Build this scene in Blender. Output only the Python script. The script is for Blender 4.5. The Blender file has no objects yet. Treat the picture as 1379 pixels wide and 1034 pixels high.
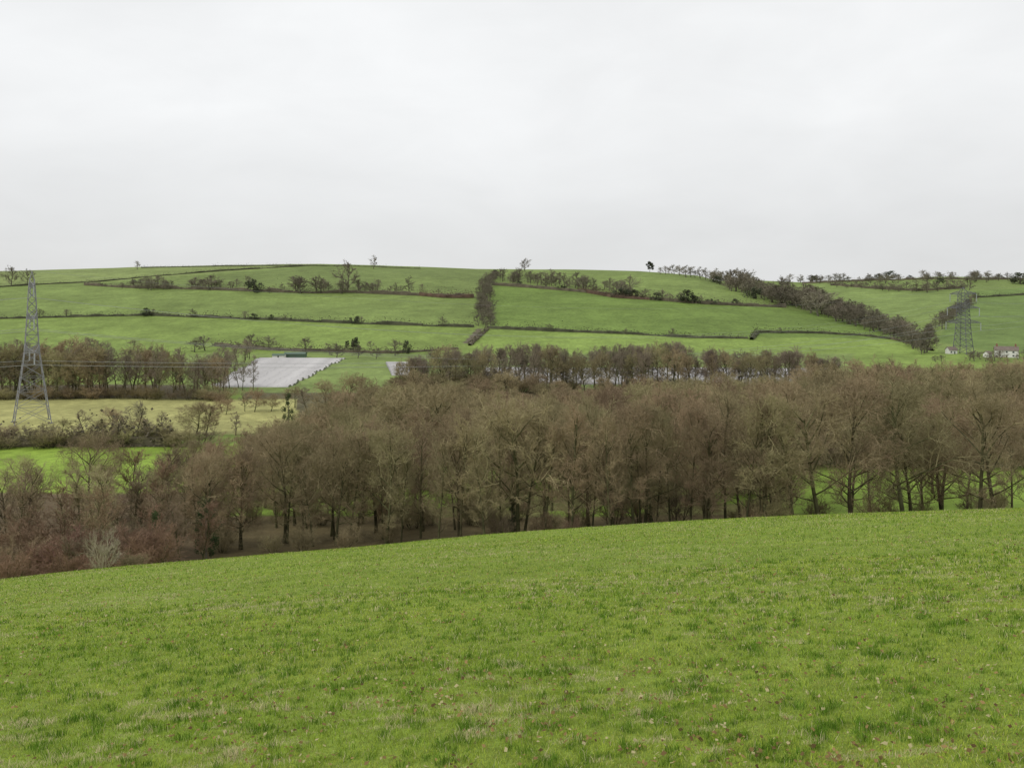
import bpy, math, random
import numpy as np
from mathutils import Vector, Matrix
SC=bpy.context.scene; COL=SC.collection
F=1116.0; CX=689.5; HR=400.0
rnd=random.Random(7)

# ---------------------------------------------------------------- noise + terrain
def vn(x,y,s=0.0):
    x=np.asarray(x,float); y=np.asarray(y,float)
    xi=np.floor(x); yi=np.floor(y); fx=x-xi; fy=y-yi
    fx=fx*fx*(3-2*fx); fy=fy*fy*(3-2*fy)
    def hs(a,b):
        v=np.sin(a*127.1+b*311.7+s*74.7)*43758.5453
        return v-np.floor(v)
    return (hs(xi,yi)*(1-fx)+hs(xi+1,yi)*fx)*(1-fy)+(hs(xi,yi+1)*(1-fx)+hs(xi+1,yi+1)*fx)*fy
def fbm(x,y,s=0.0):
    return .5*vn(x,y,s)+.3*vn(x*2.1,y*2.1,s+1)+.2*vn(x*4.3,y*4.3,s+2)
def smax(a,b,k): return .5*(a+b+np.sqrt((a-b)**2+k*k))
MP=[(-800,385),(-400,374),(0,365),(100,363),(190,360),(300,357),(430,356),(560,359),(640,362),(760,363),(860,365),(940,371),(1010,388),(1080,406),(1150,427),(1210,448),(1255,471),(1290,479),(1800,479)]
YP=[(-800,1500),(860,1500),(1010,1300),(1150,1000),(1255,780),(1300,760),(1800,760)]
SP=[(-800,385),(600,382),(900,379),(1000,377),(1080,381),(1130,378),(1200,376),(1260,373),(1379,374),(1800,370)]
Y2=[(-800,1300),(1000,1300),(1100,1120),(1200,900),(1290,650),(1800,640)]
def ip(v,P): return np.interp(v,[p[0] for p in P],[p[1] for p in P])
def h(x,y):
    x=np.asarray(x,float); y=np.asarray(y,float)
    zf=-1.7-.232*y+.072*x-.0006*x*x-.00047*y*y+.05*(vn(x/1.3,y/1.3)-.5)+.35*(vn(x/14,y/14,3)-.5)*np.clip((y-8)/30,0,1)
    fl=np.interp(y,[0,110,150,210,260,3000],[-34,-34.5,-37,-41,-42,-42])+(vn(x/40,y/40,5)-.5)*1.0
    a=smax(zf,fl,3.0)
    yy=np.maximum(y,300); px=CX+F*x/yy
    M=ip(px,MP); yc=ip(px,YP)
    s=np.clip((y-600)/(yc-600),0,1); row=M+(478.1-M)*(1-s)**2
    z1=-(row-HR)/F*np.clip(y,600,yc)-np.maximum(600-y,0)*.07-np.maximum(y-yc,0)*.10
    S=ip(px,SP); y0=ip(px,Y2); r0=HR+F*42/y0
    s=np.clip((y-y0)/(2000-y0),0,1); row=S+(r0-S)*(1-s)**2
    z2=-(row-HR)/F*np.clip(y,y0,2000)-np.maximum(y0-y,0)*.07-np.maximum(y-2000,0)*.06
    hill=smax(z1,z2,2.0)+(vn(x/130,y/130,9)-.5)*3.5*np.clip((y-650)/200,0,1)
    return smax(a,hill,2.0)
def H(x,y): return float(h(x,y))
def at(px,row,ymin=150.0):
    u=(px-CX)/F
    ys=np.geomspace(ymin,2300,2500); r=HR-F*h(u*ys,ys)/ys
    idx=np.nonzero(r<=row)[0]
    i=idx[0] if len(idx) else int(np.argmin(r))
    y=float(ys[i]); return Vector((u*y,y,H(u*y,y)))
def wx(px,y): return (px-CX)/F*y

# ---------------------------------------------------------------- helpers
def tag(o,label=None,cat=None,group=None,kind=None):
    if label:o['label']=label
    if cat:o['category']=cat
    if group:o['group']=group
    if kind:o['kind']=kind
    return o
def mesh(name,v,f,mat=None,smooth=False):
    m=bpy.data.meshes.new(name); m.from_pydata([tuple(p) for p in v],[],f)
    if mat: m.materials.append(mat)
    if smooth: m.polygons.foreach_set('use_smooth',[True]*len(m.polygons))
    m.update(); return m
def link(name,data,parent=None,loc=None):
    o=bpy.data.objects.new(name,data); COL.objects.link(o)
    if parent: o.parent=parent
    if loc is not None:o.location=loc
    return o
def box(buf,c,s,rz=0.0):
    v,f=buf; n=len(v); R=Matrix.Rotation(rz,3,'Z')
    for dx in(-.5,.5):
        for dy in(-.5,.5):
            for dz in(-.5,.5):
                v.append(Vector(c)+R@Vector((dx*s[0],dy*s[1],dz*s[2])))
    for q in((0,1,3,2),(4,6,7,5),(0,4,5,1),(2,3,7,6),(0,2,6,4),(1,5,7,3)): f.append(tuple(n+i for i in q))
def perp(d):
    a=Vector((0,0,1)) if abs(d.z)<.9 else Vector((1,0,0))
    u=d.cross(a).normalized(); return u,d.cross(u).normalized()
def tube(buf,pts,rs,n):
    v,f=buf; b=len(v)
    for i,p in enumerate(pts):
        d=(pts[min(i+1,len(pts)-1)]-pts[max(i-1,0)]).normalized(); u,w=perp(d)
        for k in range(n):
            a=2*math.pi*k/n; v.append(p+(u*math.cos(a)+w*math.sin(a))*rs[i])
    for i in range(len(pts)-1):
        for k in range(n):
            k2=(k+1)%n; f.append((b+i*n+k,b+i*n+k2,b+(i+1)*n+k2,b+(i+1)*n+k))
def bar(buf,p,q,w): tube(buf,[Vector(p),Vector(q)],[w*.7,w*.7],4)

# ---------------------------------------------------------------- materials
def nt(name):
    m=bpy.data.materials.new(name); m.use_nodes=True; t=m.node_tree
    return m,t,t.nodes['Principled BSDF']
def simple(name,c,rough=.9,var=.15,scale=3.0,metal=0.0,spec=.2,objvar=0.0,hue=(.485,.52)):
    m,t,b=nt(name); N=t.nodes; L=t.links
    tc=N.new('ShaderNodeTexCoord'); no=N.new('ShaderNodeTexNoise'); no.inputs['Scale'].default_value=scale; no.inputs['Detail'].default_value=4
    L.new(tc.outputs['Object'],no.inputs['Vector'])
    r=N.new('ShaderNodeValToRGB'); r.color_ramp.elements[0].position=.3; r.color_ramp.elements[1].position=.7
    r.color_ramp.elements[0].color=[x*(1-var) for x in c]+[1]; r.color_ramp.elements[1].color=[min(1,x*(1+var)) for x in c]+[1]
    L.new(no.outputs['Fac'],r.inputs['Fac']); out=r.outputs['Color']
    if objvar:
        oi=N.new('ShaderNodeObjectInfo'); hv=N.new('ShaderNodeHueSaturation')
        mr=N.new('ShaderNodeMapRange'); mr.inputs['To Min'].default_value=1-objvar; mr.inputs['To Max'].default_value=1+objvar
        L.new(oi.outputs['Random'],mr.inputs['Value']); L.new(mr.outputs['Result'],hv.inputs['Value'])
        mr2=N.new('ShaderNodeMapRange'); mr2.inputs['To Min'].default_value=hue[0]; mr2.inputs['To Max'].default_value=hue[1]
        ml=N.new('ShaderNodeMath'); ml.operation='MULTIPLY'; ml.inputs[1].default_value=7.13; fr=N.new('ShaderNodeMath'); fr.operation='FRACT'
        L.new(oi.outputs['Random'],ml.inputs[0]); L.new(ml.outputs[0],fr.inputs[0]); L.new(fr.outputs[0],mr2.inputs['Value']); L.new(mr2.outputs['Result'],hv.inputs['Hue'])
        L.new(out,hv.inputs['Color']); out=hv.outputs['Color']
    L.new(out,b.inputs['Base Color']); b.inputs['Roughness'].default_value=rough; b.inputs['Metallic'].default_value=metal
    b.inputs['Specular IOR Level'].default_value=spec
    return m
M_bark=simple('mossy_bark',(.095,.087,.043),var=.5,scale=.6,objvar=.3,hue=(.49,.54))
M_twig=simple('brown_twigs',(.30,.230,.138),var=.22,scale=.25,objvar=.25,hue=(.49,.545))
M_twigred=simple('red_brown_twigs',(.25,.16,.105),var=.2,scale=.3,objvar=.22)
M_twigolive=simple('olive_twigs',(.26,.22,.11),var=.2,scale=.3,objvar=.25)
M_twigdark=simple('dark_brown_twigs',(.20,.155,.10),var=.2,scale=.3,objvar=.22)
M_twigbelt=simple('grey_brown_twigs',(.25,.208,.15),var=.2,scale=.25,objvar=.22)
M_twigpale=simple('pale_twigs',(.44,.38,.28),var=.2,scale=.3,objvar=.15)
M_barkfar=simple('far_bark',(.12,.112,.08),var=.3,scale=.3,objvar=.15)  # paler, greyer than mossy bark: distance haze put into the colour
M_twigfar=simple('far_twigs',(.195,.172,.125),var=.2,scale=.2,objvar=.28)  # greyed twig tone with the haze of distance painted in
M_ever=simple('evergreen_leaves',(.07,.08,.047),var=.4,scale=.6,objvar=.3)
M_ivy=simple('ivy_leaves',(.06,.08,.03),var=.4,scale=.8,objvar=.2)
M_hedge=simple('hedge_leaves',(.082,.084,.05),var=.4,scale=.12)
M_hedgeb=simple('brown_hedge_twigs',(.125,.108,.073),var=.35,scale=.12)
M_brack=simple('bracken',(.12,.08,.055),var=.4,scale=.12)
M_steel=simple('galvanised_steel',(.24,.24,.255),rough=.6,var=.1,metal=.1)
M_steeld=simple('weathered_steel',(.16,.16,.17),rough=.7,var=.1,metal=.1)
M_ins=simple('porcelain',(.42,.44,.45),rough=.4,var=.05)
M_wire=simple('aluminium_cable',(.36,.37,.37),rough=.5,var=.05,metal=.1)
M_poly=simple('polythene',(.46,.445,.435),rough=.6,var=.16,scale=.12,spec=.2)
M_polyd=simple('dull_polythene',(.37,.36,.355),rough=.65,var=.25,scale=.12,spec=.15)
M_white=simple('white_render',(.72,.71,.67),var=.06)
M_roof=simple('slate_roof',(.19,.155,.13),var=.2,scale=1)
M_glass=simple('window_glass',(.03,.035,.04),rough=.1,var=.1,spec=.6)
M_brick=simple('chimney_brick',(.25,.13,.09),var=.2)
M_shed=simple('green_sheet_metal',(.10,.15,.11),var=.1,rough=.6)
M_door=simple('door_paint',(.12,.14,.12),var=.1)

def attr_mat(name,near=False,trans=False):
    m,t,b=nt(name); N=t.nodes; L=t.links
    a=N.new('ShaderNodeAttribute'); a.attribute_name='tint'
    out=a.outputs['Color']
    if not trans:
        tc=N.new('ShaderNodeTexCoord')
        for sc,lo,hi in (((6,.8,1.2),(1.1,.9,1.1),(35,.75,1.25)) if near else ((.012,.82,1.15),(.06,.85,1.15),(.35,.80,1.2),(2.2,.85,1.15))):
            no=N.new('ShaderNodeTexNoise'); no.inputs['Scale'].default_value=sc; no.inputs['Detail'].default_value=5
            L.new(tc.outputs['Object'],no.inputs['Vector'])
            mr=N.new('ShaderNodeMapRange'); mr.inputs['From Min'].default_value=.3; mr.inputs['From Max'].default_value=.7; mr.inputs['To Min'].default_value=lo; mr.inputs['To Max'].default_value=hi
            L.new(no.outputs['Fac'],mr.inputs['Value'])
            vm=N.new('ShaderNodeVectorMath'); vm.operation='SCALE'; L.new(out,vm.inputs[0]); L.new(mr.outputs['Result'],vm.inputs['Scale']); out=vm.outputs['Vector']
        bp=N.new('ShaderNodeBump'); bp.inputs['Strength'].default_value=.5; bp.inputs['Distance'].default_value=.05 if near else .5
        L.new(no.outputs['Fac'],bp.inputs['Height']); L.new(bp.outputs['Normal'],b.inputs['Normal'])
    L.new(out,b.inputs['Base Color']); b.inputs['Roughness'].default_value=.9; b.inputs['Specular IOR Level'].default_value=.12
    if trans:
        tr=N.new('ShaderNodeBsdfTranslucent'); L.new(out,tr.inputs['Color'])
        mx=N.new('ShaderNodeMixShader'); mx.inputs[0].default_value=.35
        L.new(b.outputs[0],mx.inputs[1]); L.new(tr.outputs[0],mx.inputs[2]); L.new(mx.outputs[0],N['Material Output'].inputs['Surface'])
    return m
M_near=attr_mat('near_turf',near=True); M_far=attr_mat('far_pasture'); M_blade=attr_mat('grass_blades',trans=True); M_leaf=attr_mat('dead_leaf',trans=True)

# ---------------------------------------------------------------- terrain mesh
def inpoly(X,Y,P):
    c=np.zeros(X.shape,bool); n=len(P); j=n-1
    for i in range(n):
        xi,yi=P[i]; xj,yj=P[j]
        if yi!=yj:
            c^=((yi>Y)!=(yj>Y))&(X<(xj-xi)*(Y-yi)/(yj-yi)+xi)
        j=i
    return c
def numesh(name,co,faces_flat,nper,mat,tint=None,smooth=True):
    m=bpy.data.meshes.new(name); nv=len(co); m.vertices.add(nv); m.vertices.foreach_set('co',co.astype(np.float32).ravel())
    if isinstance(nper,int):
        nf=len(faces_flat)//nper; tot=np.full(nf,nper)
    else: tot=nper; nf=len(tot)
    st=np.concatenate([[0],np.cumsum(tot)[:-1]])
    m.loops.add(len(faces_flat)); m.loops.foreach_set('vertex_index',faces_flat.astype(np.int32))
    m.polygons.add(nf); m.polygons.foreach_set('loop_start',st.astype(np.int32)); 
    m.polygons.foreach_set('use_smooth',np.full(nf,smooth))
    m.materials.append(mat)
    if tint is not None:
        a=m.attributes.new('tint','FLOAT_COLOR','POINT'); a.data.foreach_set('color',np.concatenate([tint,np.ones((nv,1))],1).astype(np.float32).ravel())
    m.update(calc_edges=True); m.validate(); return m
us=np.concatenate([np.linspace(-1.6,-.72,20,endpoint=False),np.linspace(-.72,.72,400),np.linspace(.72,1.6,21)[1:]])
ys=np.concatenate([np.geomspace(4,115,130,endpoint=False)-15,np.geomspace(100,615-0,110,endpoint=False),np.geomspace(615,2600,170)])
UU,YY=np.meshgrid(us,ys); XX=UU*(YY+15); ZZ=h(XX,YY)
ysafe=np.maximum(YY,1); PX=CX+F*XX/ysafe; RW=HR-F*ZZ/ysafe
T=np.zeros(XX.shape+(3,)); 
def paint(mask,c): T[mask]=c
T[:]=(.18,.24,.068)
paint(YY<600,(.20,.275,.065))
paint((YY<100),(.19,.26,.04))
paint((YY>=96)&(YY<136),(.15,.12,.06))
mead=fbm(XX/16,YY/10,88)
paint((YY>=136)&(YY<198),(.15,.15,.055))
paint((YY>=136)&(YY<198)&((mead>.5)|(PX>1020)),(.19,.28,.045))
wood=(YY>=198)&(YY<365)&(PX>330); paint(wood,(.12,.11,.06))
paint((YY>=150)&(YY<232)&(PX<330),(.23,.33,.05))
paint((YY>=250)&(YY<345)&(PX<400),(.37,.36,.14))
paint((YY>=96)&(YY<160)&(PX<270),(.14,.105,.06))
paint((YY>=340)&(YY<400)&(PX<300),(.11,.095,.06))
paint((YY>=365)&(YY<600)&(PX>250)&(PX<1150),(.19,.25,.075))
hill=YY>=600
paint(hill&inpoly(PX,RW,[(-200,340),(560,340),(400,359),(130,381),(-200,392)]),(.21,.26,.088))
paint(hill&inpoly(PX,RW,[(120,383),(400,360),(660,362),(655,402),(400,393)]),(.165,.215,.066))
paint(hill&inpoly(PX,RW,[(-200,432),(200,425),(645,441),(640,490),(-200,490)]),(.195,.265,.066))
paint(hill&inpoly(PX,RW,[(664,380),(850,397),(1010,409),(1120,425),(1260,460),(900,452),(660,443)]),(.148,.215,.05))
paint(hill&inpoly(PX,RW,[(650,444),(900,452),(1260,458),(1270,490),(620,490)]),(.21,.29,.068))
paint(hill&inpoly(PX,RW,[(643,442),(652,442),(632,463),(622,463)]),(.15,.13,.09))
paint(hill&inpoly(PX,RW,[(1080,384),(1300,395),(1250,430),(1190,425)]),(.19,.255,.075))
paint(hill&inpoly(PX,RW,[(1310,392),(1500,380),(1500,500),(1260,460)]),(.15,.215,.06))
co=np.stack([XX,YY,ZZ],-1)
tm=fbm(XX/9,YY/9,21)[...,None]; T*= (.86+.28*tm)
nc=len(us)
def strip(name,j0,j1,mat,label):
    c=co[j0:j1+1].reshape(-1,3); t=T[j0:j1+1].reshape(-1,3); r=j1-j0
    i=np.arange(nc-1)[None,:]+np.arange(r)[:,None]*nc; i=i.ravel()
    f=np.stack([i,i+1,i+1+nc,i+nc],1).ravel()
    o=link(name,numesh(name,c,f,4,mat,t)); tag(o,label,'ground',kind='structure'); return o
strip('field',0,130,M_near,'bright green sloping pasture in the foreground')
strip('valley_floor',130,240,M_far,'flat valley floor of meadows and woodland ground')
strip('hillside',240,len(ys)-1,M_far,'green hillside divided into fields under the skyline')

# ---------------------------------------------------------------- grass
rs=np.random.RandomState(3)
def grass(n,y0,y1,seg2):
    y=np.exp(rs.uniform(math.log(y0),math.log(y1),n)); x=rs.uniform(-.74,.74,n)*y+rs.uniform(-1.5,1.5,n)
    tf=fbm(x/.11,y/.11,31)                      # tuft field
    t2=fbm(x/.45,y/.32,37)
    big=fbm(x/1.6,y/1.2,41)
    tt=tf*.78+t2*.22
    hgt=.016+.068*np.clip(tt-.48,0,1)*2.2+.010*rs.rand(n); hgt*= (.5+.9*rs.rand(n)); hgt=hgt*(1+np.clip(y/80,0,.5))
    w=np.maximum(.0034,.0006*y)*(.6+.8*rs.rand(n))
    z=h(x,y)-.005
    a=rs.uniform(0,2*math.pi,n); lean=rs.uniform(.1,1.1,n)*hgt; la=rs.uniform(0,2*math.pi,n)
    dx=np.cos(a)*w/2; dy=np.sin(a)*w/2; lx=np.cos(la)*lean; ly=np.sin(la)*lean
    B=np.stack([x,y,z],1); Dv=np.stack([dx,dy,0*dx],1)
    tip=B+np.stack([lx,ly,hgt],1)
    g1=np.array([.245,.355,.034]); g2=np.array([.43,.50,.08]); g3=np.array([.11,.215,.02]); st=np.array([.72,.63,.38])
    k=np.clip(rs.rand(n)*.6+(big-.5)*1.7+.25,0,1)[:,None]
    c=g1*(1-k)+g2*k
    d=np.clip((tt-.535)*9,0,1)[:,None]; c=c*(1-d)+g3*d
    lo=np.clip((.43-tf)*6,0,1)[:,None]; c=c*(1-lo*.55)+np.array([.41,.39,.13])*lo*.55
    c=c*(.5+1.0*rs.rand(n,1))
    pat=fbm(x/.30,y/.14,55)*.62+fbm(x/4,y/3,66)*.38
    s=((pat>.612)&(rs.rand(n)<.8))|(rs.rand(n)<.05); c[s]=st*(.55+.6*rs.rand(s.sum(),1))
    if seg2:
        mid=B+np.stack([lx*.3,ly*.3,hgt*.6],1)
        V=np.stack([B-Dv,B+Dv,mid+Dv*.8,mid-Dv*.8,tip],1).reshape(-1,3)
        i=np.arange(n)*5
        Fq=np.stack([i,i+1,i+2,i+3,i+3,i+2,i+4],1).ravel(); tot=np.tile([4,3],n); cc=np.repeat(c,5,0)
    else:
        V=np.stack([B-Dv,B+Dv,tip],1).reshape(-1,3); i=np.arange(n)*3
        Fq=np.stack([i,i+1,i+2],1).ravel(); tot=np.full(n,3); cc=np.repeat(c,3,0)
    return V,Fq,tot,cc
A=grass(470000,3.0,16,True); B=grass(320000,16,85,False)
V=np.concatenate([A[0],B[0]]); Fq=np.concatenate([A[1],B[1]+len(A[0])]); tot=np.concatenate([A[2],B[2]]); cc=np.concatenate([A[3],B[3]])
g=link('grass',numesh('grass',V,Fq,tot,M_blade,cc,False)); tag(g,'short tufted green grass covering the foreground slope','grass',kind='stuff')
n=15000; y=np.exp(rs.uniform(math.log(3.5),math.log(45),n)); x=rs.uniform(-.74,.74,n)*y
keep=fbm(x/.8,y/.8,77)>.5; x=x[keep]; y=y[keep]; n=len(x)
z=h(x,y)+.018+.022*rs.rand(n); a=rs.uniform(0,6.28,n); s=.005+.008*rs.rand(n); s*=1+y/25
ax=np.stack([np.cos(a)*s*1.5,np.sin(a)*s*1.5,rs.uniform(-.6,.6,n)*s],1); bx=np.stack([-np.sin(a)*s,np.cos(a)*s,rs.uniform(-.8,.8,n)*s],1); P=np.stack([x,y,z],1)
V=np.stack([P-ax,P-bx,P+ax*.8,P+bx*.7],1).reshape(-1,3); c=np.array([.31,.205,.09])*(.35+1.0*rs.rand(n,1)); wh=rs.rand(n)<.2; c[wh]=(.56,.48,.27)
o=link('fallen_leaves',numesh('fallen_leaves',V,np.arange(4*n),4,M_leaf,np.repeat(c,4,0),False)); tag(o,'scattered brown and tan dead leaves on the grass','leaves',kind='stuff')

# ---------------------------------------------------------------- trees
def tree_mesh(nm,seed,Ht,R,tfrac,counts,rad,mb,mt,stems=1,low=.25,split=1,up=.06,wob=.42,base=.12,loose=False):
    r=random.Random(seed); Tb=([],[]); Cb=([],[])
    cz,rz=Ht*(.5+base/2),Ht*(.5-base/2)
    def rv(): return Vector((r.gauss(0,1),r.gauss(0,1),r.gauss(0,1)))
    lob=[(r.uniform(0,6.28),r.uniform(.75,1.15)) for _ in range(5)]
    def inside(p):
        a=math.atan2(p.y,p.x); k=1.0
        for la,lk in lob:
            dlt=abs((a-la+math.pi)%(2*math.pi)-math.pi)
            if dlt<.8: k=lk
        return (p.x**2+p.y**2)/(R*k)**2+((p.z-cz)/rz)**2<1
    mx=len(counts)
    def branch(p,d,L,lev):
        ns=[7,5,3,2,1,1][lev]; pts=[p]
        for i in range(ns):
            d=(d+rv()*wob*(.3 if lev==0 else .6)/math.sqrt(ns)+Vector((0,0,up))).normalized(); p=p+d*(L/ns); pts.append(p)
        r0=rad[lev]; 
        if lev<=3 and lev<mx:
            rr=[r0*(1-.72*i/ns) for i in range(ns+1)]
            if lev==0: rr[0]*=1.35
            tube(Tb if lev<=split else Cb,pts,rr,[7,5,4,3][lev])
        else:
            u,w=perp((pts[-1]-pts[0]).normalized()); a=r.uniform(0,3.14); u=u*math.cos(a)+w*math.sin(a)
            v,f=Cb; b=len(v); v.extend([pts[0]-u*r0,pts[0]+u*r0,pts[-1]]); f.append((b,b+1,b+2))
        if lev<mx:
            for j in range(counts[lev]):
                if lev==0: t=low+(1-low)*((j+r.random())/counts[0])
                else: t=r.uniform(.25,1) if j else 1.0
                q=t*ns; i=min(int(q),ns-1); pp=pts[i].lerp(pts[i+1],q-i); dd=(pts[i+1]-pts[i]).normalized()
                u,w=perp(dd); a=r.uniform(0,6.283); ang=r.uniform(.45,1.15)
                if loose: ang*=.75
                if lev==0:
                    a=j*2.4+r.uniform(-.5,.5); ang=1.2-.75*(t-low)/(1-low)+r.uniform(-.2,.2)
                    if loose: ang*=.6
                nd=(dd*math.cos(ang)+(u*math.cos(a)+w*math.sin(a))*math.sin(ang)).normalized()
                if lev==0:
                    if loose: L2=R*r.uniform(.5,1.15)*(1-.5*t)
                    else:
                        L2=R*.3
                        while L2<R*1.5 and inside(pp+nd*(L2+.4)): L2+=.4
                        L2*=r.uniform(.70,1.03)
                else: L2=L*r.uniform(.42,.72)
                if lev and not loose: 
                    for _ in range(2):
                        if not inside(pp+nd*L2*.97): L2*=.8
                branch(pp,nd,L2,lev+1)
    for s in range(stems):
        a=6.283*s/max(1,stems)+r.uniform(-.3,.3); off=Vector((math.cos(a),math.sin(a),0))*(.0 if stems==1 else .35)
        d=Vector((r.uniform(-.08,.08),r.uniform(-.08,.08),1))+(off*r.uniform(.4,1.3) if stems>1 else Vector())
        branch(off-Vector((0,0,.4)),d.normalized(),Ht*tfrac*(1 if stems==1 else r.uniform(.5,1)),0)
    return (mesh(nm+'_trunk',*Tb,mb,True),mesh(nm+'_crown',*Cb,mt),Ht)
RN=[.27,.105,.055,.028,.017,.0125]
near=[tree_mesh('oak',s,18,R,.80,[14,6,6,7,5],RN,M_bark,M_twig,low=lo,base=.12) for s,R,lo in((1,5.8,.26),(2,5.0,.22),(3,6.4,.28),(4,4.6,.24),(5,5.6,.18),(6,6.0,.24))]
RP=[.18,.065,.040,.023,.016,.012]
nslim=[tree_mesh('slim',s,18,R,.88,[18,5,5,6,4],RP,M_bark,M_twig,low=lo,up=.12,base=.08) for s,R,lo in((11,3.4,.18),(12,2.9,.28),(13,3.9,.22),(14,3.2,.14))]
RM=[.30,.12,.065,.040,.028]
mid=[tree_mesh('mid',s,18,R,.76,[13,7,7,12],RM,M_bark,M_twig,low=lo) for s,R,lo in((21,6.8,.25),(22,6.0,.2),(23,7.6,.3),(24,5.2,.2),(25,6.8,.22))]
midn=[tree_mesh('midn',s,18,R,.84,[14,6,6,9],[.28,.11,.065,.04,.027],M_bark,M_twigbelt,low=lo,up=.1) for s,R,lo in((26,3.8,.3),(27,4.4,.25),(28,3.3,.2))]
scrn=[tree_mesh('scrn',s,18,R,.82,[12,7,7,9],[.34,.13,.065,.038,.027],M_bark,M_twigbelt,low=lo,up=.1,base=.2) for s,R,lo in((71,4.8,.34),(72,5.4,.30),(73,4.2,.38),(74,5.8,.32))]
RS=[.06,.03,.02,.014,.011]
def mkshr(lst): return [tree_mesh('shrub',s,6,2.2,.85,[8,5,5,5],RS,M_bark,mt,stems=st,low=.12,split=0,base=0,up=.08,loose=True) for s,mt,st in lst]
shr=mkshr(((31,M_twig,7),(32,M_twigdark,5),(33,M_twig,8),(34,M_twigolive,6)))
scr=mkshr(((36,M_twigred,8),(37,M_twigdark,7),(38,M_twigred,6),(39,M_twig,8)))
pale=[tree_mesh('pale',35,6,2.4,.85,[7,5,5,4],[.08,.045,.03,.018,.010],M_twigpale,M_twigpale,stems=5,low=.1,base=0,loose=True)]
redt=[tree_mesh('redt',s,12,3.6,.9,[16,6,6,7],[.12,.055,.03,.019,.013],M_bark,mt,low=.12,base=.05,up=.12,loose=True) for s,mt in((41,M_twigred),(42,M_twig),(43,M_twigred),(44,M_twigdark),(45,M_twigdark))]
RF=[.42,.18,.10,.07]
far=[tree_mesh('far',s,15,R,.72,[10,7,15],RF,M_barkfar,M_twigfar,low=lo,split=0,base=.05) for s,R,lo in((51,6.6,.18),(52,5.6,.12),(53,7.6,.15),(54,4.6,.18),(55,6.2,.12))]
def leafy(nm,seed,Ht,R,n,size,mat,z0=.1,stem=.25,ncl=26):
    r=random.Random(seed); v=[];f=[]
    cl=[]
    for i in range(ncl):
        a=r.uniform(0,6.28); q=math.sqrt(r.random()); zz=r.uniform(z0,.92)
        env=math.sin(math.pi*min(1,max(.05,(zz*.85+.12)))) ; cl.append((Vector((math.cos(a)*q*R*env*.95,math.sin(a)*q*R*env*.95,zz*Ht)),R*r.uniform(.18,.38)))
    for i in range(n):
        c,cr=r.choice(cl); d=Vector((r.gauss(0,1),r.gauss(0,1),r.gauss(0,1))).normalized(); p=c+d*cr*r.uniform(.5,1.15)
        if p.z<0.05: p.z=.05
        u=Vector((r.gauss(0,1),r.gauss(0,1),r.gauss(0,1))).normalized(); u2,w=perp(u); s=size*r.uniform(.6,1.3); b=len(v)
        v.extend([p-u2*s,p-w*s*.6,p+u2*s,p+w*s*.6]); f.append((b,b+1,b+2,b+3))
    Tb=([],[]); tube(Tb,[Vector((0,0,-.3)),Vector((.1,0,Ht*.4)),Vector((0,.1,Ht*.8))],[stem,stem*.7,stem*.2],6)
    for i in range(5):
        a=6.28*i/5; tube(Tb,[Vector((.05,0,Ht*(.15+.1*i))),Vector((math.cos(a)*R*.6,math.sin(a)*R*.6,Ht*(.3+.11*i)))],[stem*.4,stem*.12],4)
    return (mesh(nm+'_trunk',*Tb,M_barkfar,True),mesh(nm+'_crown',v,f,mat),Ht)
bushf=[leafy('bush',s,6,4.2,1000,.3,M_ever,z0=.08,ncl=14) for s in(61,62,63)]
conif=[leafy('pine',64,14,4.5,1800,.5,M_ever,z0=.3)]
ivyt=[leafy('ivyt',s,12,3.0,4200,.15,M_ivy,z0=.05) for s in(65,66)]
def put(proto,x,y,Ht,name,label,cat,group=None,wide=1.0,sink=0.0,tilt=.05):
    tm_,cm_,hh=proto; s=Ht/hh
    o=link(name,None,loc=(x,y,H(x,y)-.15-sink)); o.empty_display_size=.5
    o.rotation_euler=(rnd.uniform(-tilt,tilt),rnd.uniform(-tilt,tilt),rnd.uniform(0,6.283)); o.scale=(s*wide,s*wide,s)
    tag(o,label,cat,group)
    link('trunk',tm_,o); link('crown',cm_,o); return o
R_=rnd.uniform
def rank(y0,y1,px0,px1,step,protos,h0,h1,name,label,group,cat='tree',skip=0.0,wide=(.9,1.15),top=None,hmax=21.5,jit=(.84,1.04)):
    px0=max(px0,-25); px1=min(px1,1415)
    xa,xb=wx(px0,(y0+y1)/2),wx(px1,(y0+y1)/2); x=xa
    while x<xb:
        if rnd.random()>=skip:
            yy=R_(y0,y1); xx=x+R_(-1,1)*step*.3; px=CX+F*xx/yy
            if top:
                hh=-(float(np.interp(px,[q[0] for q in top],[q[1] for q in top]))-HR)*yy/F-H(xx,yy); hh=min(hmax,hh)*R_(*jit)
            else: hh=R_(h0,h1)
            if hh>4 or not top: put(rnd.choice(protos),xx,yy,hh,name,label,cat,group,wide=R_(*wide)*(1.0 if hh>13 else 1.3))
        x+=step*R_(.6,1.4)
FT=[(200,622),(240,604),(330,580),(450,562),(600,550),(700,532),(900,528),(1000,515),(1400,505)]
rank(109,115,285,1070,6.2,near,0,0,'oak_tree','bare mossy oak in the front rank of the wood at the edge of the pasture','front rank oaks of the wood',top=FT,jit=(.84,1.04))
rank(107,118,265,1075,2.7,nslim,0,0,'slender_tree','slender upright dark trunked tree among the front rank of the wood','slender trees of the front rank',top=[(a,b+12) for a,b in FT],wide=(.85,1.2),jit=(.74,1.04))
rank(119,130,240,1075,3.8,nslim+near[3:5],0,0,'oak_tree','bare brown tree standing just behind the front rank of the wood','second rank trees of the wood',top=FT,jit=(.8,1.04))
rank(110,120,1075,1520,6.8,near,18,20.5,'oak_tree','spreading bare oak beside the bright meadow at the right of the wood','spreading oaks at the right end of the wood',wide=(1.05,1.3))
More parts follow.
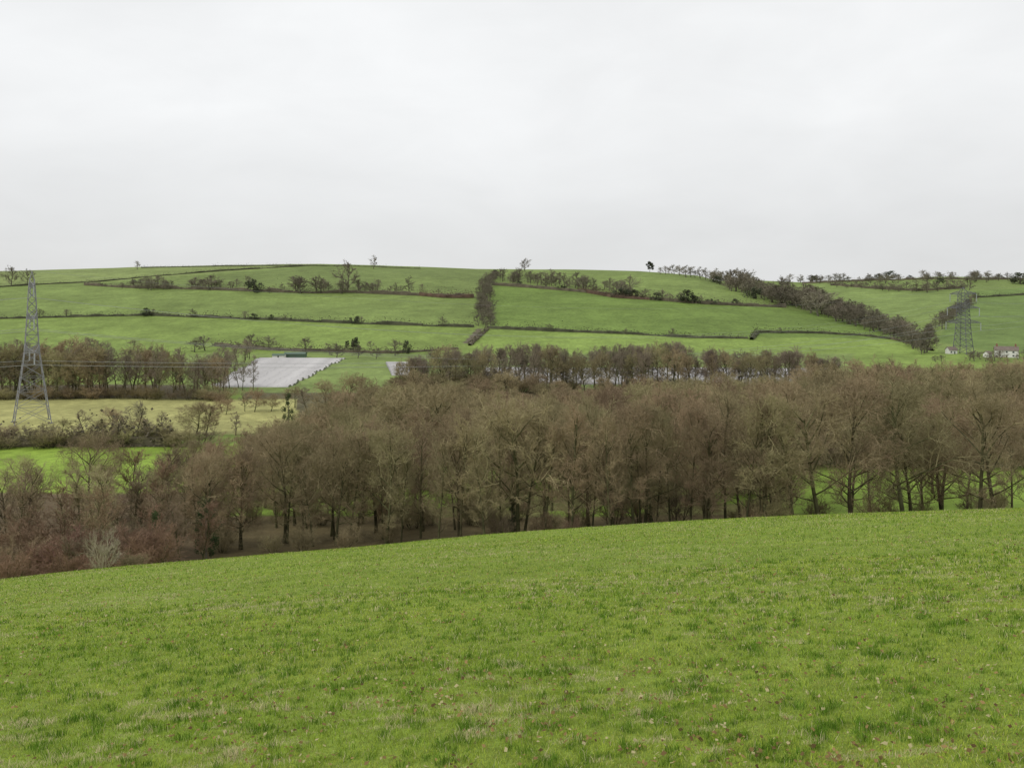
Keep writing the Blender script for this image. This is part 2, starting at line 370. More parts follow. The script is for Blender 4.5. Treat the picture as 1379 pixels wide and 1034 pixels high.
rank(116,138,1060,1500,3.6,near+nslim+nslim,14,21,'slender_tree','bare tree behind the spreading oaks at the right of the wood','rear trees at the right end of the wood')
for (y0,y1) in((138,146),(158,168)):
    rank(y0,y1,235,1050,6.0,near+mid+nslim,0,0,'woodland_tree','bare tree in the shaded inside of the wood behind the front ranks','trees inside the wood',skip=.1,top=[(200,615),(240,600),(330,575),(450,552),(600,542),(700,527),(900,520),(1100,508)])
rank(150,185,1050,1500,11,near+nslim,12,16,'woodland_tree','bare tree standing in the bright meadow at the right','trees in the right meadow',skip=.3)
MT=[(240,612),(300,592),(400,558),(440,532),(500,518),(560,514),(700,526),(850,518),(1000,508),(1100,496),(1200,489),(1500,485)]
for (y0,y1,a,b) in((180,190,300,1040),(204,214,300,1470),(228,238,380,1470),(252,262,420,1480),(276,288,500,1480)):
    rank(y0,y1,a,b,7.4,mid,0,0,'bare_tree','bare brown woodland tree in the dense middle of the wood','woodland trees in the middle of the wood',wide=(1.0,1.25),top=MT,jit=(.84,1.05))
rank(106,113,180,1060,4.8,shr,2.5,5,'bare_shrub','low twiggy brown shrub under the front trees of the wood','undergrowth shrubs below the front trees','shrub',skip=.25)
rank(118,136,250,1040,4.0,shr,3,7.5,'bare_shrub','twiggy brown shrub among the trunks inside the wood','undergrowth shrubs among the trunks','shrub',skip=.1)
rank(112,136,1060,1500,4.6,shr,3,6,'bare_shrub','twiggy brown shrub along the bright meadow edge at the right','undergrowth shrubs along the meadow edge','shrub',skip=.15)
rank(192,198,1000,1500,4.5,shr,5,8,'thicket_shrub','brown shrub closing the far side of the bright meadow','shrubs on the far side of the meadow','shrub',wide=(1.2,1.7))
rank(150,175,250,1000,7,shr,5,8.5,'thicket_shrub','brown shrub deep inside the wood','shrubs deep inside the wood','shrub',wide=(1.2,1.7))
# lower left scrub
rank(70,78,-60,226,2.2,scr,1.6,3.6,'scrub_bush','low twiggy bush right at the lower left edge of the pasture','low scrub at the pasture edge','shrub',wide=(1.1,1.6))
rank(78,86,-60,236,2.1,scr,3.0,6.2,'scrub_bush','twiggy bare bush along the lower left edge of the pasture','scrub at the lower left pasture edge','shrub',wide=(1,1.3))
rank(87,98,-60,260,2.0,redt+redt+scr,5.5,10.5,'thicket_tree','slender bare twiggy tree in the lower left thicket','slender trees of the lower left thicket',wide=(1.0,1.3))
rank(102,114,-60,265,2.4,redt+redt+nslim,8,12.5,'thicket_tree','taller bare twiggy tree at the back of the lower left thicket','rear trees of the lower left thicket',wide=(1,1.25))
rank(116,130,130,265,3.2,redt+nslim,9,12.5,'thicket_tree','brown twiggy tree where the left thicket meets the wood','trees joining the thicket to the wood')
p=(wx(138,71),71); put(pale[0],*p,4.2,'pale_shrub','pale bare branched shrub standing out at the lower left pasture edge','shrub',wide=.8)
put(near[2],wx(125,128),128,14.5,'oak_tree','dark crooked bare tree above the lower left thicket beside the bright field','tree',wide=1.1)
put(near[0],wx(30,118),118,12.5,'oak_tree','bare grey tree at the far left above the lower left thicket','tree')
put(ivyt[0],wx(278,104),104,8.0,'ivy_clad_tree','ivy clad tree with green leaves at the left end of the front rank','tree',wide=.8)
put(ivyt[1],wx(210,92),92,7.0,'ivy_clad_tree','dark ivy clad tree within the lower left thicket','tree',wide=.6)
put(ivyt[1],wx(388,262),262,12,'ivy_clad_tree','slim dark green ivy clad tree beside the yellowish field','tree',wide=.7)
put(ivyt[1],wx(690,113),113,6,'ivy_clad_tree','low ivy covered tree among the central front trunks','tree',wide=.6)
# left valley belt
rank(231,239,-40,240,5.4,mid+midn,0,0,'hedgerow_tree','bare tree in the belt behind the bright left field','trees of the left valley belt',wide=(1.1,1.5),top=[(-60,570),(60,568),(120,552),(240,560)],jit=(.65,1.1))
rank(243,250,90,330,6.5,mid+midn,0,0,'hedgerow_tree','bare tree rising behind the belt in front of the yellowish field','trees in front of the yellowish field',wide=(1,1.3),top=[(90,560),(130,540),(180,542),(240,535),(330,552)],jit=(.65,1.1))
rank(226,234,-40,270,3.6,shr,4.5,7.5,'belt_shrub','brown shrub at the foot of the left valley belt','shrubs of the left valley belt','shrub',wide=(1.4,2.0))
rank(288,315,255,480,5.5,mid+midn,0,0,'bare_tree','pale bare tree at the right end of the yellowish field','trees closing the yellowish field',wide=(1,1.3),top=[(240,545),(330,525),(400,520),(430,502),(480,490)],jit=(.7,1.1))
# left wood
for y0,y1 in((342,348),(353,360),(366,376)):
    rank(y0,y1,-60,300,5.2,mid[1:4]+midn+midn,0,0,'distant_wood_tree','grey brown bare tree in the distant left wood behind the yellowish field','trees of the distant left wood',wide=(.9,1.2),top=[(-60,462),(60,462),(120,456),(170,464),(262,470),(310,478)],hmax=24,jit=(.8,1.06))
rank(338,342,-60,310,5,shr,4,7,'distant_shrub','brown shrub along the front of the distant left wood','shrubs of the distant left wood','shrub',wide=(1.5,2.1))
rank(372,384,280,345,5,midn,11,17,'distant_wood_tree','thin bare tree overlapping the left edge of the polytunnel field','thin trees at the polytunnel field edge',wide=(.8,1))
for yy in range(400,570,12):
    put(rnd.choice(midn),wx(float(np.interp(yy,[388,560],[276,338]))+R_(-5,5),yy),yy,R_(8,15),'distant_wood_tree','bare tree along the left side of the polytunnel field','tree','trees beside the polytunnel field',wide=1.3)
# screen row in front of the polytunnels
ST=[(520,484),(560,472),(640,462),(700,464),(780,468),(900,460),(1000,472),(1060,466),(1130,480)]
rank(356,364,545,1130,5.8,scrn+mid[1:4],0,0,'screen_tree','bare tree with visible trunk in the row screening the pale polytunnels','trees screening the polytunnels',wide=(.8,1.2),top=ST,jit=(.74,1.06))
rank(368,376,545,1130,5.4,scrn,0,0,'screen_tree','bare tree in the middle of the row screening the pale polytunnels','middle trees screening the polytunnels',wide=(.85,1.25),top=ST,jit=(.75,1.06))
rank(380,390,545,1130,7.0,scrn,0,0,'screen_tree','bare tree in the rear of the row screening the pale polytunnels','rear trees screening the polytunnels',wide=(.85,1.25),top=ST,jit=(.75,1.06))
rank(345,388,540,700,3.4,shr,6,10,'screen_shrub','brown shrub below the left part of the row screening the polytunnels','shrubs below the left screening trees','shrub',wide=(1.5,2.1))
rank(335,380,700,1130,5.0,shr,4,8.0,'screen_shrub','brown shrub below the right part of the row screening the polytunnels','shrubs below the right screening trees','shrub',wide=(1.4,2.0))
rank(300,345,490,1100,8,mid,8,12,'bare_tree','low bare tree between the wood and the row screening the polytunnels','low trees in front of the screening row',wide=(1.1,1.4))
for y0,y1 in((305,318),(330,345)):
    rank(y0,y1,1085,1480,8,mid,0,0,'bare_tree','bare brown tree at the right back of the wood before the farmhouse','back trees at the right of the wood',wide=(1.1,1.4),top=[(1085,490),(1200,484),(1500,484)],jit=(.75,1.05))
rank(555,590,465,540,11,far,8,13,'hill_foot_tree','small bare tree at the foot of the hill beside the green strip','small trees beside the green strip')

# ---------------------------------------------------------------- hedges
def hedge(name,label,pts,w,hh,mat,dens=1.0,world=False,group=None,cat='hedge'):
    P=[]
    for i in range(len(pts)-1):
        for k in range(24):
            t=k/24; 
            if world:
                x=pts[i][0]*(1-t)+pts[i+1][0]*t; y=pts[i][1]*(1-t)+pts[i+1][1]*t; P.append(Vector((x,y,H(x,y))))
            else: P.append(at(pts[i][0]*(1-t)+pts[i+1][0]*t,pts[i][1]*(1-t)+pts[i+1][1]*t,300))
    for _ in range(3):
        Q=[P[0]]+[(P[i-1]+P[i]*2+P[i+1])/4 for i in range(1,len(P)-1)]+[P[-1]]
        P=Q
    P=[Vector((p.x,p.y,H(p.x,p.y))) for p in P]
    o=P[0].copy(); v=[];f=[]; r=random.Random(len(label)*7+int(abs(o.x)))
    run=0.0
    for i in range(len(P)-1):
        a,b=P[i],P[i+1]; L=(b-a).length; d=(b-a).normalized(); u=Vector((d.y,-d.x,0)).normalized()
        run+=L; fb=float(fbm(run/22,len(label)*1.7)); hm=hh*max(.45,.4+(fb-.2)*1.75)
        nb=len(v)
        for q in(a,b):
            for s,zz in((-1,0),(-.8,.7),(0,.85),(.8,.7),(1,0)): v.append(q-o+u*(s*w*.34)+Vector((0,0,zz*hm*.65-.2)))
        for k in range(4): f.append((nb+k,nb+k+1,nb+6+k,nb+5+k))
        n_l=int(L*dens*4.0)+1
        for k in range(n_l):
            q=a.lerp(b,r.random())-o; t=r.uniform(0,math.pi); hx=hm*r.uniform(.6,1.2)*(1.8 if r.random()<.1 else 1)
            c=q+u*(math.cos(t)*w*.5)+Vector((0,0,math.sin(t)*hx))
            g1=Vector((r.gauss(0,1),r.gauss(0,1),r.gauss(0,1))).normalized(); g2,g3=perp(g1); s=r.uniform(.2,.5)*min(1.1,hh/2.8); n_=len(v)
            v.extend([c-g2*s,c-g3*s,c+g2*s,c+g3*s]); f.append((n_,n_+1,n_+2,n_+3))
    ob=link(name,mesh(name,v,f,mat),loc=o); tag(ob,label,cat,group); return ob
hedge('hedge','hedgerow slanting up the left hill towards the skyline',[(-20,388),(60,383),(130,380),(200,373),(300,365),(420,358)],4.5,3.7,M_hedge)
hedge('hedge','low hedge along the left skyline of the hill',[(190,361),(300,359),(400,358),(480,359),(570,362)],4,3.0,M_hedge)
hedge('hedge','hedgerow with trees across the upper middle of the left hill',[(115,384),(180,388),(240,389),(330,392),(420,395),(470,394),(560,398),(640,401)],7,6.5,M_hedgeb,dens=1.4)
hedge('hedge','long hedge crossing the lower left hill',[(-20,430),(60,428),(140,426),(200,425),(340,430),(480,436),(645,441)],5.5,4.8,M_hedge)
hedge('hedge','hedge at the foot of the left hill above the polytunnels',[(290,466),(370,472),(450,474),(530,476),(620,470)],5,4.6,M_hedgeb,dens=1.4)
hedge('hedge','hedgerow running right below the tree belt on the central hill',[(664,384),(720,388),(790,394),(860,402),(940,409),(1000,412),(1060,414)],8,6.4,M_hedgeb,dens=1.4)
hedge('hedge','long hedge crossing the lower right hill',[(656,442),(740,446),(850,450),(930,455),(1010,456)],5.5,4.6,M_hedge)
hedge('hedge','hedge from the track corner to the end of the right spur',[(1012,458),(1020,448),(1100,449),(1160,452),(1200,457)],5,4.2,M_hedge)
hedge('hedge','short hedge along the bottom end of the right spur',[(1200,457),(1235,465),(1256,473)],4.5,3.6,M_hedgeb)
hedge('hedge','hedge along the brown farm track at the hill foot',[(656,444),(643,456),(632,466)],4,3.0,M_hedgeb,dens=1.5)
hedge('hedge','hedge on the far right hill above the pylon',[(1120,384),(1180,389),(1240,392),(1300,388)],9,8.5,M_hedgeb)
hedge('hedge','skyline hedge of the far right hill',[(1080,382),(1180,378),(1260,376),(1330,377),(1400,376)],9,7.5,M_hedgeb)
hedge('hedge','hedge at the right frame edge on the far hill',[(1310,401),(1350,399),(1400,396)],6,5,M_hedge)
hedge('bracken_patch','dark red brown bracken bank on the left side of the central belt',[(566,398),(600,401),(640,401)],11,7,M_brack,dens=3,cat='bracken')
hedge('bracken_patch','dark red brown bracken bank below the trees right of the central belt',[(780,392),(830,401),(880,404)],11,6.5,M_brack,dens=3,cat='bracken')
hedge('hedge','thick brown hedge behind the bright field on the left valley floor',[(wx(-40,229),229),(wx(60,231),231),(wx(240,228),228)],3.5,4.2,M_hedgeb,dens=4,world=True)

# ---------------------------------------------------------------- hill trees
def ht(px,row,Hm,proto,name,label,group=None,cat='tree',wide=1.1):
    p=at(px,row,300); put(proto,p.x,p.y,Hm,name,label,cat,group,wide=wide)
ht(503,362,22,far[3],'skyline_tree','lone bare tree on the skyline above the left hill',wide=1.0)
ht(707,366,22,far[0],'skyline_tree','lone round bare tree on the skyline right of the central belt')
ht(185,363,14,far[1],'skyline_tree','small bare tree on the skyline at the left start of the hedge')
ht(875,367,19,conif[0],'evergreen_tree','dark evergreen tree on the skyline where the hill begins to fall')
ht(15,386,26,far[2],'hill_tree','bare tree beside the hill hedge at the far left of the frame',wide=1.0)
ht(36,384,22,far[0],'hill_tree','second bare tree beside the hill hedge just left of the pylon')
ht(468,394,36,far[2],'hill_tree','largest bare tree on the upper hedge of the left hill',wide=1.0)
ht(551,396,22,far[3],'hill_tree','single upright bare tree near the right end of the upper left hedge')
ht(343,394,18,bushf[0],'evergreen_bush','large dark evergreen bush on the upper hedge of the left hill',cat='bush',wide=.9)
ht(334,391,18,far[1],'hill_tree','bare tree just left of the large evergreen bush')
for cx_,n_,sp,h0,h1 in((168,4,12,6,11),(205,9,20,8,19),(232,4,12,7,12),(268,8,20,8,16),(296,4,12,7,13),(318,3,8,6,10)):
    for i in range(n_):
        px=cx_+R_(-sp,sp); ht(px,389+R_(-4,2),R_(h0,h1),rnd.choice(far),'hill_tree','small bare tree in the upper hedge at the left of the dark bush','small trees left of the dark bush',wide=R_(1.3,1.9))
for cx_,n_,sp,h0,h1 in((372,4,16,6,11),(402,5,10,10,20),(435,5,10,10,23),(456,3,8,12,18),(485,5,9,9,20),(505,4,14,7,15),(538,4,14,6,12),(580,2,12,6,10)):
    for i in range(n_):
        px=cx_+R_(-sp,sp); ht(px,394+R_(-3,2),R_(h0,h1),rnd.choice(far),'hill_tree','bare tree in the upper hedge between the dark bush and the central belt','trees right of the dark bush',wide=R_(1.0,1.6))
for px,row,hm in((197,426,8),(342,431,6),(478,436,8),(365,431,5)):
    ht(px,row,hm,bushf[rnd.randrange(3)],'evergreen_bush','dark rounded bush on the long lower left hedge','bushes on the lower left hedge',cat='bush')
for px in(486,330,90,205,383,596,52,260):
    ht(px,float(np.interp(px,[0,200,480,645],[429,425,436,441])),R_(6,10),far[px%4],'hill_tree','low bare tree on the long lower left hedge','trees on the lower left hedge',wide=1.4)
for i in range(66):
    t=i/65; row=373+t*68; px=np.interp(row,[370,400,440],[664,651,656])+rnd.gauss(0,4.5)*(.8+.3*t)
    ht(px,row,R_(8,15)*(1-.2*t),rnd.choice(far),'belt_tree','brown bare tree in the narrow belt climbing the centre of the hill','trees of the central belt',wide=R_(1.2,1.9))
ht(668,374,11,bushf[2],'evergreen_bush','dark bush at the top of the central belt',cat='bush')
for i in range(46):
    px=676+rnd.random()*184
    ht(px,np.interp(px,[664,720,790,860],[382,386,393,401])-R_(-1,8),R_(7,20),rnd.choice(far),'hill_tree','bare tree in the belt running right from the top of the central belt','trees of the upper right belt',wide=R_(1.2,1.8))
for px,row,hm in((700,386,7),(757,391,7),(856,402,10),(884,405,9),(925,408,14),(934,409,9),(957,410,7),(991,411,7),(838,401,13)):
    ht(px,row,hm,bushf[rnd.randrange(3)],'evergreen_bush','dark bush along the hedge crossing the central hill','bushes on the central hill hedge',cat='bush',wide=1.3)
for px in(850,868,892,905,915,940,968):
    ht(px+R_(-4,4),float(np.interp(px,[790,860,940,1000],[394,402,409,412])),R_(6,13),rnd.choice(far),'hill_tree','low bare tree along the hedge crossing the central hill','low trees on the central hill hedge',wide=1.5)
for px,row in((740,446),(843,450),(905,453),(1050,449)):
    ht(px,row,R_(5,8),far[px%4],'hill_tree','small bare tree on the long lower right hedge','trees on the lower right hedge',cat='tree',wide=1.4)
for px in(889,896,901,908,915,924,930,936,943,950,956,963,970,976):
    ht(px,float(ip(px,MP))+R_(1,4),R_(9,19),rnd.choice(far),'skyline_tree','bare tree in the skyline group right of the dark evergreen','skyline trees right of the evergreen',wide=R_(1.1,1.6))
for i in range(165):
    px=962+(i/165)*285+R_(-6,6); row=float(ip(px,MP))+R_(1.5,13)*float(np.interp(px,[960,1000],[.5,1]))
    hm=R_(11,25)*float(np.interp(px,[970,1250],[1.3,.7]))*(.65+.65*float(vn(px/14,3.3)))
    if i%14==5: ht(px,row,hm*.6,bushf[i%3],'evergreen_bush','dark bush within the wood sweeping down the right spur','bushes in the right spur wood',cat='bush')
    else: ht(px,row,hm,rnd.choice(far),'spur_wood_tree','bare tree in the wood sweeping down the right spur','trees of the right spur wood',wide=R_(1.2,1.8))
for i in range(38):
    px=1235+R_(0,80); row=float(np.interp(px,[1235,1315],[462,400]))+R_(-3,8)
    ht(px,row,R_(8,15),rnd.choice(far),'gully_tree','bare tree in the gully behind the right pylon','trees of the gully behind the right pylon',wide=R_(1.2,1.8))
for i in range(72):
    px=1060+R_(0,330)
    ht(px,378+R_(-2,5),R_(8,21),rnd.choice(far) if rnd.random()<.9 else bushf[1],'far_hill_tree','small tree among the hedges of the far right hill','trees of the far right hill',wide=R_(1.2,1.9))
for i in range(30):
    px=1122+i*6.2+R_(-4,4)
    ht(px,float(np.interp(px,[1120,1180,1240,1300],[385,390,393,389]))+R_(-2,2),R_(7,17),rnd.choice(far),'far_hill_tree','bare tree along the hedge above the far right pasture','trees above the far right pasture',wide=R_(1.2,1.9))
for px in(1260,1268,1306,1312,1320,1327,1333,1340,1347,1370,1378):
    ht(px,486+R_(-3,3),R_(3.5,8),rnd.choice(far),'garden_tree','small bare tree around the white farmhouse','trees around the farmhouse',wide=1.6)
ht(476,474,12,bushf[0],'evergreen_tree','dark green tree at the hill foot right of the polytunnel field',wide=.7)
ht(548,476,9,bushf[1],'evergreen_tree','small dark green tree at the hill foot left of the screen row',wide=.7)
for px in(5,22,34,60,95,118,126,180,262,276,300,318,341,362,412,440,452,468,500):
    ht(px,472+R_(-2,3),R_(5,12),rnd.choice(far),'hill_foot_tree','small bare tree at the foot of the left hill','trees at the left hill foot',wide=R_(1.2,1.9))

# ---------------------------------------------------------------- polytunnels
def tunnel(x0,x1,y,w,hh,label,group,mt):
    o=Vector(((x0+x1)/2,y,H((x0+x1)/2,y))); v=[];f=[]; n=14; k=7
    for i in range(n+1):
        x=x0+(x1-x0)*i/n; z=H(x,y)
        rr=1.0 if i%2==0 else .97
        for j in range(k+1):
            a=math.pi*j/k; v.append((x-o.x,math.cos(a)*w*.5*rr,z-o.z-.1+math.sin(a)*hh*rr))
    for i in range(n):
        for j in range(k): b=i*(k+1)+j; f.append((b,b+1,b+k+2,b+k+1))
    f.append(tuple(range(k+1))); f.append(tuple(n*(k+1)+j for j in reversed(range(k+1))))
    t=link('polytunnel',None,loc=o); tag(t,label,'polytunnel',group)
    link('cover',mesh('cover',v,f,mt,True),t)
    hp=([],[])
    for i in range(0,n+1,2):
        x=x0+(x1-x0)*i/n; z=H(x,y)
        tube(hp,[Vector((x-o.x,math.cos(math.pi*j/6)*w*.505,z-o.z-.1+math.sin(math.pi*j/6)*hh*1.02)) for j in range(7)],[.035]*7,3)
    link('hoop_frame',mesh('hoop_frame',*hp,M_steel),t)
y=388
while y<560:
    row=HR+F*42/y; t=(row-484)/(522-484)
    pl=350+(284-350)*t+R_(-4,4); pr=463+(388-463)*t+R_(-3,3)
    tunnel(wx(pl,y),wx(pr,y),y,5.5,1.0,'long low pale polytunnel in the open field beside the left wood','polytunnels of the open left field',M_poly); y+=5.8
y=402
while y<485:
    tunnel(wx(650,y),wx(1115,y),y,5.0,1.3,'long low grey polytunnel behind the screening row of trees','polytunnels behind the tree row',M_polyd); y+=7
y=440
while y<520:
    tunnel(wx(520+(520-y)*.1,y),wx(552,y),y,5.0,1.2,'short pale polytunnel left of the screening row of trees','short polytunnels left of the tree row',M_poly); y+=6.5

# ---------------------------------------------------------------- pylons
P_SLIM=[(0,5.3),(.16,4.2),(.32,3.1),(.47,2.1),(.6,1.75),(.7,1.45),(.82,1.15),(.92,.85)]
P_BOX=[(0,5.2),(.16,4.4),(.32,3.8),(.46,3.4),(.7,3.0),(.92,2.5)]
def pylon(x,y,Ht,ang,label,kk=1.0,prof=P_SLIM,arms=(11.0,9.5,8.0),ms=None):
    ms=ms or M_steel
    z=H(x,y); root=link('electricity_pylon',None,loc=(x,y,z)); root.rotation_euler.z=ang
    tag(root,label,'pylon'); wb=prof[0][1]; wt=prof[-1][1]
    def wv(t): return float(np.interp(t,[p[0] for p in prof],[p[1] for p in prof]))
    lv=[0,.11,.21,.30,.385,.46,.52,.58,.64,.70,.755,.81,.865,.92]
    cor=((1,1),(1,-1),(-1,-1),(-1,1))
    for sx,sy in cor:
        b=([],[]); 
        for i in range(len(lv)-1):
            bar(b,(sx*wv(lv[i]),sy*wv(lv[i]),lv[i]*Ht),(sx*wv(lv[i+1]),sy*wv(lv[i+1]),lv[i+1]*Ht),(.20 if lv[i]<.5 else .15)*kk)
        box(b,(sx*wb,sy*wb,-.1),(1.0,1.0,.6))
        link('leg',mesh('leg',*b,ms),root)
    b=([],[])
    for i in range(len(lv)-1):
        a0,a1=lv[i],lv[i+1]; w0,w1=wv(a0),wv(a1)
        for k in range(4):
            c,d=cor[k],cor[(k+1)%4]
            bar(b,(c[0]*w0,c[1]*w0,a0*Ht),(d[0]*w1,d[1]*w1,a1*Ht),.1*kk); bar(b,(d[0]*w0,d[1]*w0,a0*Ht),(c[0]*w1,c[1]*w1,a1*Ht),.1*kk)
            bar(b,(c[0]*w1,c[1]*w1,a1*Ht),(d[0]*w1,d[1]*w1,a1*Ht),.09*kk)
    link('bracing',mesh('bracing',*b,ms),root)
    b=([],[])
    for c in cor: bar(b,(c[0]*wt,c[1]*wt,.92*Ht),(0,0,Ht),.15*kk)
    link('peak',mesh('peak',*b,ms),root)
    att=[(Vector((0,0,Ht)),0)]
    for t,al in((.46,arms[0]),(.68,arms[1]),(.89,arms[2])):
        for s in(-1,1):
            b=([],[]); w=wv(t); w2=wv(t+.05); tip=Vector((0,s*al,(t+.012)*Ht))
            ps=[Vector((sx*w,s*w,t*Ht)) for sx in(-1,1)]; pu=[Vector((sx*w2,s*w2,(t+.055)*Ht)) for sx in(-1,1)]
            for q in ps: bar(b,q,tip,.14*kk)
            for q in pu: bar(b,q,tip,.11*kk)
            for k in range(1,5):
                f0=k/5
                L0=[q.lerp(tip,f0) for q in ps]; U0=[q.lerp(tip,f0) for q in pu]; L1=[q.lerp(tip,f0-.2) for q in ps]
                bar(b,L0[0],L0[1],.07*kk)
                for j in(0,1): bar(b,L0[j],U0[j],.07*kk); bar(b,L1[j],U0[j],.07*kk)
            arm=link('cross_arm',mesh('cross_arm',*b,ms),root)
            ib=([],[]); n=16; LL=3.6 if kk==1 else 5.5
            pts=[];rs_=[]
            for k in range(n*2+1): pts.append(tip-Vector((0,0,.2+LL*k/(2*n)))); rs_.append((.26 if k%2 else .1)*(1 if kk==1 else 1.3))
            tube(ib,pts,rs_,8); link('insulator',mesh('insulator',*ib,M_ins),arm)
            att.append((tip-Vector((0,0,LL+.3)),s))
    R=Matrix.Rotation(ang,3,'Z'); return [Vector((x,y,z))+R@a for a,_ in att]
LP=at(43,569,120); RPx,RPy=wx(1297,600),600
dirv=Vector((RPx-LP.x,RPy-LP.y,0)); ang=math.atan2(dirv.y,dirv.x)
Hl=(569-365)/F*LP.y
zr=H(RPx,RPy); Hr=((HR-387)/F*RPy-zr)
A1=pylon(LP.x,LP.y,Hl,ang,'large grey lattice electricity pylon at the left of the valley')
A2=pylon(RPx,RPy,Hr,ang,'distant grey lattice electricity pylon at the right beside the farmhouse',1.85,P_BOX,(12.5,11.5,9.5),M_steeld)
names=['thin earth cable strung between the tips of the two pylons','lowest far side power cable sagging over the wood','lowest near side power cable sagging over the wood','middle far side power cable between the pylons','middle near side power cable between the pylons','uppermost far side power cable between the pylons','uppermost near side power cable between the pylons']
for i in range(7):
    a,b=A1[i],A2[i]; dd=Vector((dirv.x,dirv.y,0))
    stops=[a-dd*.85+Vector((0,0,18)),a,b,b+dd*.8+Vector((0,0,40))]; pts=[]
    for k in range(3):
        p,q=stops[k],stops[k+1]; sag=(14 if i==0 else 9 if i<3 else 19)*(1 if k==1 else .8)
        for j in range(30): t=j/30; c=p.lerp(q,t); c.z-=4*sag*t*(1-t); pts.append(c)
    pts.append(stops[-1]); bf=([],[]); tube(bf,[p-a for p in pts],[(.055 if i<3 else .05 if i<5 else .03) if i else .02]*len(pts),4)
    o=link('power_cable',mesh('power_cable',*bf,M_wire),loc=a); tag(o,names[i],'power cable')

# ---------------------------------------------------------------- buildings
def gable(name,label,cat,px,row,L,W,E,RH,rot,mw,mr,wins,chim=(),door=None,ymin=300):
    p=at(px,row,ymin); root=link(name,None,loc=p-Vector((0,0,.3))); root.rotation_euler.z=rot; tag(root,label,cat)
    b=([],[]); v,f=b; l,w=L/2,W/2
    v.extend([Vector(q) for q in((-l,-w,-1),(l,-w,-1),(l,w,-1),(-l,w,-1),(-l,-w,E),(l,-w,E),(l,w,E),(-l,w,E),(-l,0,E+RH),(l,0,E+RH))])
    f.extend([(0,1,5,4),(1,2,6,9,5),(2,3,7,6),(3,0,4,8,7)]); link('wall',mesh('wall',v,f,mw),root)
    b=([],[]); v,f=b; o=.4; dz=o*RH/w
    for s in(-1,1):
        n=len(v); v.extend([Vector(q) for q in((-l-o,s*(w+o),E-dz+.05),(l+o,s*(w+o),E-dz+.05),(l+o,0,E+RH+.05),(-l-o,0,E+RH+.05),(-l-o,s*(w+o),E-dz+.25),(l+o,s*(w+o),E-dz+.25),(l+o,0,E+RH+.25),(-l-o,0,E+RH+.25))])
        for q in((0,1,2,3),(4,7,6,5),(0,4,5,1),(0,3,7,4),(1,5,6,2)): f.append(tuple(n+i for i in q))
    rf=link('roof',mesh('roof',v,f,mr),root)
    for cx in chim:
        b=([],[]); box(b,(cx,0,E+RH+.6),(1.0,.8,2.0)); box(b,(cx,0,E+RH+1.65),(1.2,1.0,.15)); tube(b,[Vector((cx,0,E+RH+1.7)),Vector((cx,0,E+RH+2.2))],[.16,.14],8)
        link('chimney',mesh('chimney',*b,M_brick),rf)
    for wx_,wz in wins:
        b=([],[]); 
        for q,s in(((wx_,-w-.03,wz+.65),(1.3,.1,.1)),((wx_,-w-.03,wz-.65),(1.5,.16,.1)),((wx_-.6,-w-.03,wz),(.1,.1,1.2)),((wx_+.6,-w-.03,wz),(.1,.1,1.2)),((wx_,-w-.03,wz),(.06,.1,1.2))): box(b,q,s)
        fr=link('window',mesh('window',*b,M_white),root); b=([],[]); box(b,(wx_,-w-.01,wz),(1.1,.06,1.2)); link('pane',mesh('pane',*b,M_glass),fr)
    if door is not None:
        b=([],[]); box(b,(door,-w-.02,1.0),(1.0,.1,2.0)); link('door',mesh('door',*b,M_door),root)
gable('farmhouse','white rendered farmhouse with brownish roof and chimneys at the right edge','house',1355,481,14,6.5,5.2,2.4,-.45,M_white,M_roof,[(-4,1.6),(4,1.6),(-4,4.0),(0,4.0),(4,4.0)],(-5.6,5.6),0)
gable('outhouse','small white outhouse left of the farmhouse','house',1330,481,4,4,2.8,1.6,.5,M_white,M_roof,[(-1.0,1.5)],(),1.0)
gable('cottage','tiny white cottage behind the left foot of the right pylon','house',1281,476,6,5,3.0,2.0,.1,M_white,M_roof,[(-1.6,1.5)],(),1)
gable('shed','low green sheet metal shed at the head of the polytunnel field','shed',398,481,14,8,2.6,1.0,.05,M_shed,M_shed,[],(),0)
gable('shed','small pale shed beside the green shed at the polytunnel field','shed',376,482,8,5,2.2,.8,.0,M_white,M_shed,[],(),0)
gable('barn','brown roofed barn beside the tip of the left wood','barn',303,494,6,5,2.4,1.4,.3,M_hedgeb,M_roof,[],(),0)

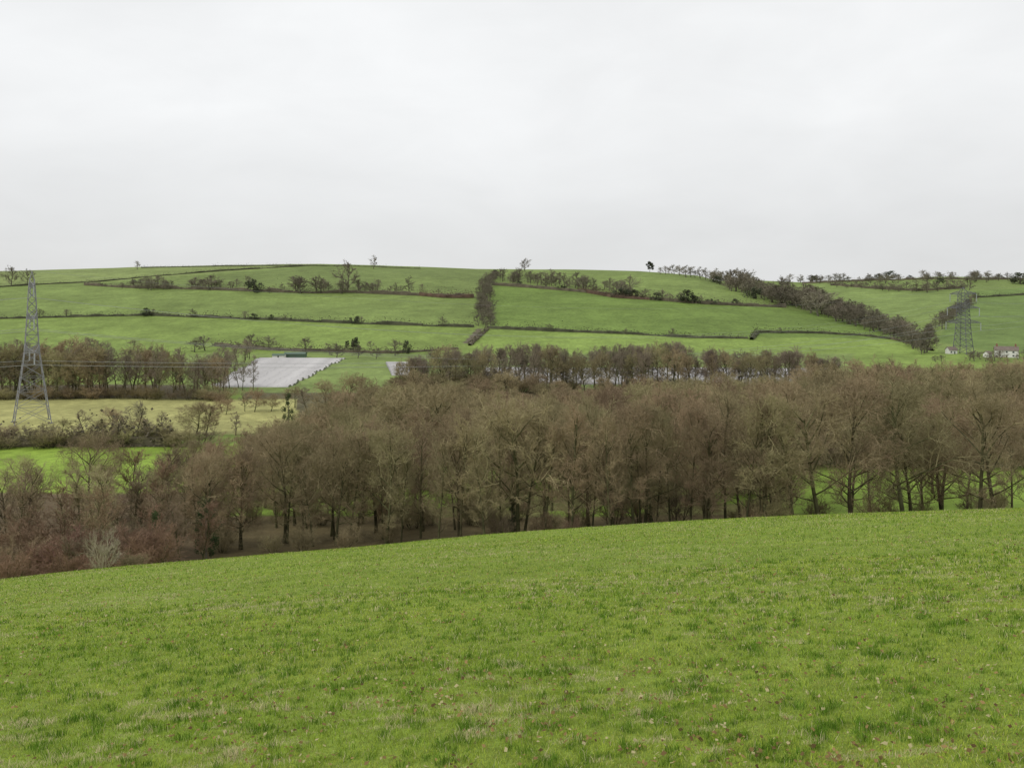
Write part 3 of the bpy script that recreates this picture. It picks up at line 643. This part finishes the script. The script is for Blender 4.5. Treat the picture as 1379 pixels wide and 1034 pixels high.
# ---------------------------------------------------------------- sky, sun, camera
w=bpy.data.worlds.new('World'); SC.world=w; w.use_nodes=True; t=w.node_tree; N=t.nodes; L=t.links
bg=N['Background']; bg.inputs['Strength'].default_value=.1
sk=N.new('ShaderNodeTexSky'); sk.sky_type='NISHITA'; sk.sun_disc=False; sk.sun_elevation=math.radians(42); sk.sun_rotation=math.radians(-60)
tc=N.new('ShaderNodeTexCoord')
def cloud(scale,zs,det,lo,hi,p0,p1,off):
    mp=N.new('ShaderNodeMapping'); mp.inputs['Scale'].default_value=(1,1,zs); mp.inputs['Location'].default_value=off; L.new(tc.outputs['Generated'],mp.inputs['Vector'])
    no=N.new('ShaderNodeTexNoise'); no.inputs['Scale'].default_value=scale; no.inputs['Detail'].default_value=det; no.inputs['Roughness'].default_value=.55; no.inputs['Distortion'].default_value=.4; L.new(mp.outputs[0],no.inputs['Vector'])
    m=N.new('ShaderNodeMapRange'); m.inputs['From Min'].default_value=p0; m.inputs['From Max'].default_value=p1; m.inputs['To Min'].default_value=lo; m.inputs['To Max'].default_value=hi; L.new(no.outputs['Fac'],m.inputs['Value']); return m.outputs['Result']
c1=cloud(1.8,2.3,4,.925,1.04,.3,.7,(0,0,0)); c2=cloud(5.0,2.6,5,.965,1.03,.3,.7,(3,1,2))
sp=N.new('ShaderNodeSeparateXYZ'); L.new(tc.outputs['Generated'],sp.inputs[0])
mr=N.new('ShaderNodeMapRange'); mr.interpolation_type='SMOOTHSTEP'; mr.inputs['From Min'].default_value=.02; mr.inputs['From Max'].default_value=.25; mr.inputs['To Min'].default_value=.85; mr.inputs['To Max'].default_value=1.0; L.new(sp.outputs['Z'],mr.inputs['Value'])
def mul(a,b):
    m=N.new('ShaderNodeMath'); m.operation='MULTIPLY'; L.new(a,m.inputs[0]); L.new(b,m.inputs[1]); return m.outputs[0]
tot_=mul(mul(c1,c2),mr.outputs['Result'])
vm=N.new('ShaderNodeVectorMath'); vm.operation='SCALE'; vm.inputs[0].default_value=(9.1,9.2,9.25); L.new(tot_,vm.inputs['Scale'])
mx=N.new('ShaderNodeMix'); mx.data_type='RGBA'; mx.inputs[0].default_value=.97; L.new(sk.outputs[0],mx.inputs[6]); L.new(vm.outputs['Vector'],mx.inputs[7]); L.new(mx.outputs[2],bg.inputs['Color'])
sl=bpy.data.lights.new('sun','SUN'); sl.energy=1.2; sl.angle=math.radians(14); sl.color=(1,.97,.92)
so=link('sun',sl); so.rotation_euler=(math.radians(48),0,math.radians(-60))
cam=bpy.data.cameras.new('camera'); co_=link('camera',cam); co_.rotation_euler=(math.radians(90),0,0)
cam.sensor_width=36; cam.lens=36*F/1379; cam.shift_y=-117/1379; cam.clip_end=6000; cam.clip_start=.1
SC.camera=co_
SC.view_settings.view_transform='Standard'; SC.view_settings.look='None'; SC.view_settings.exposure=0
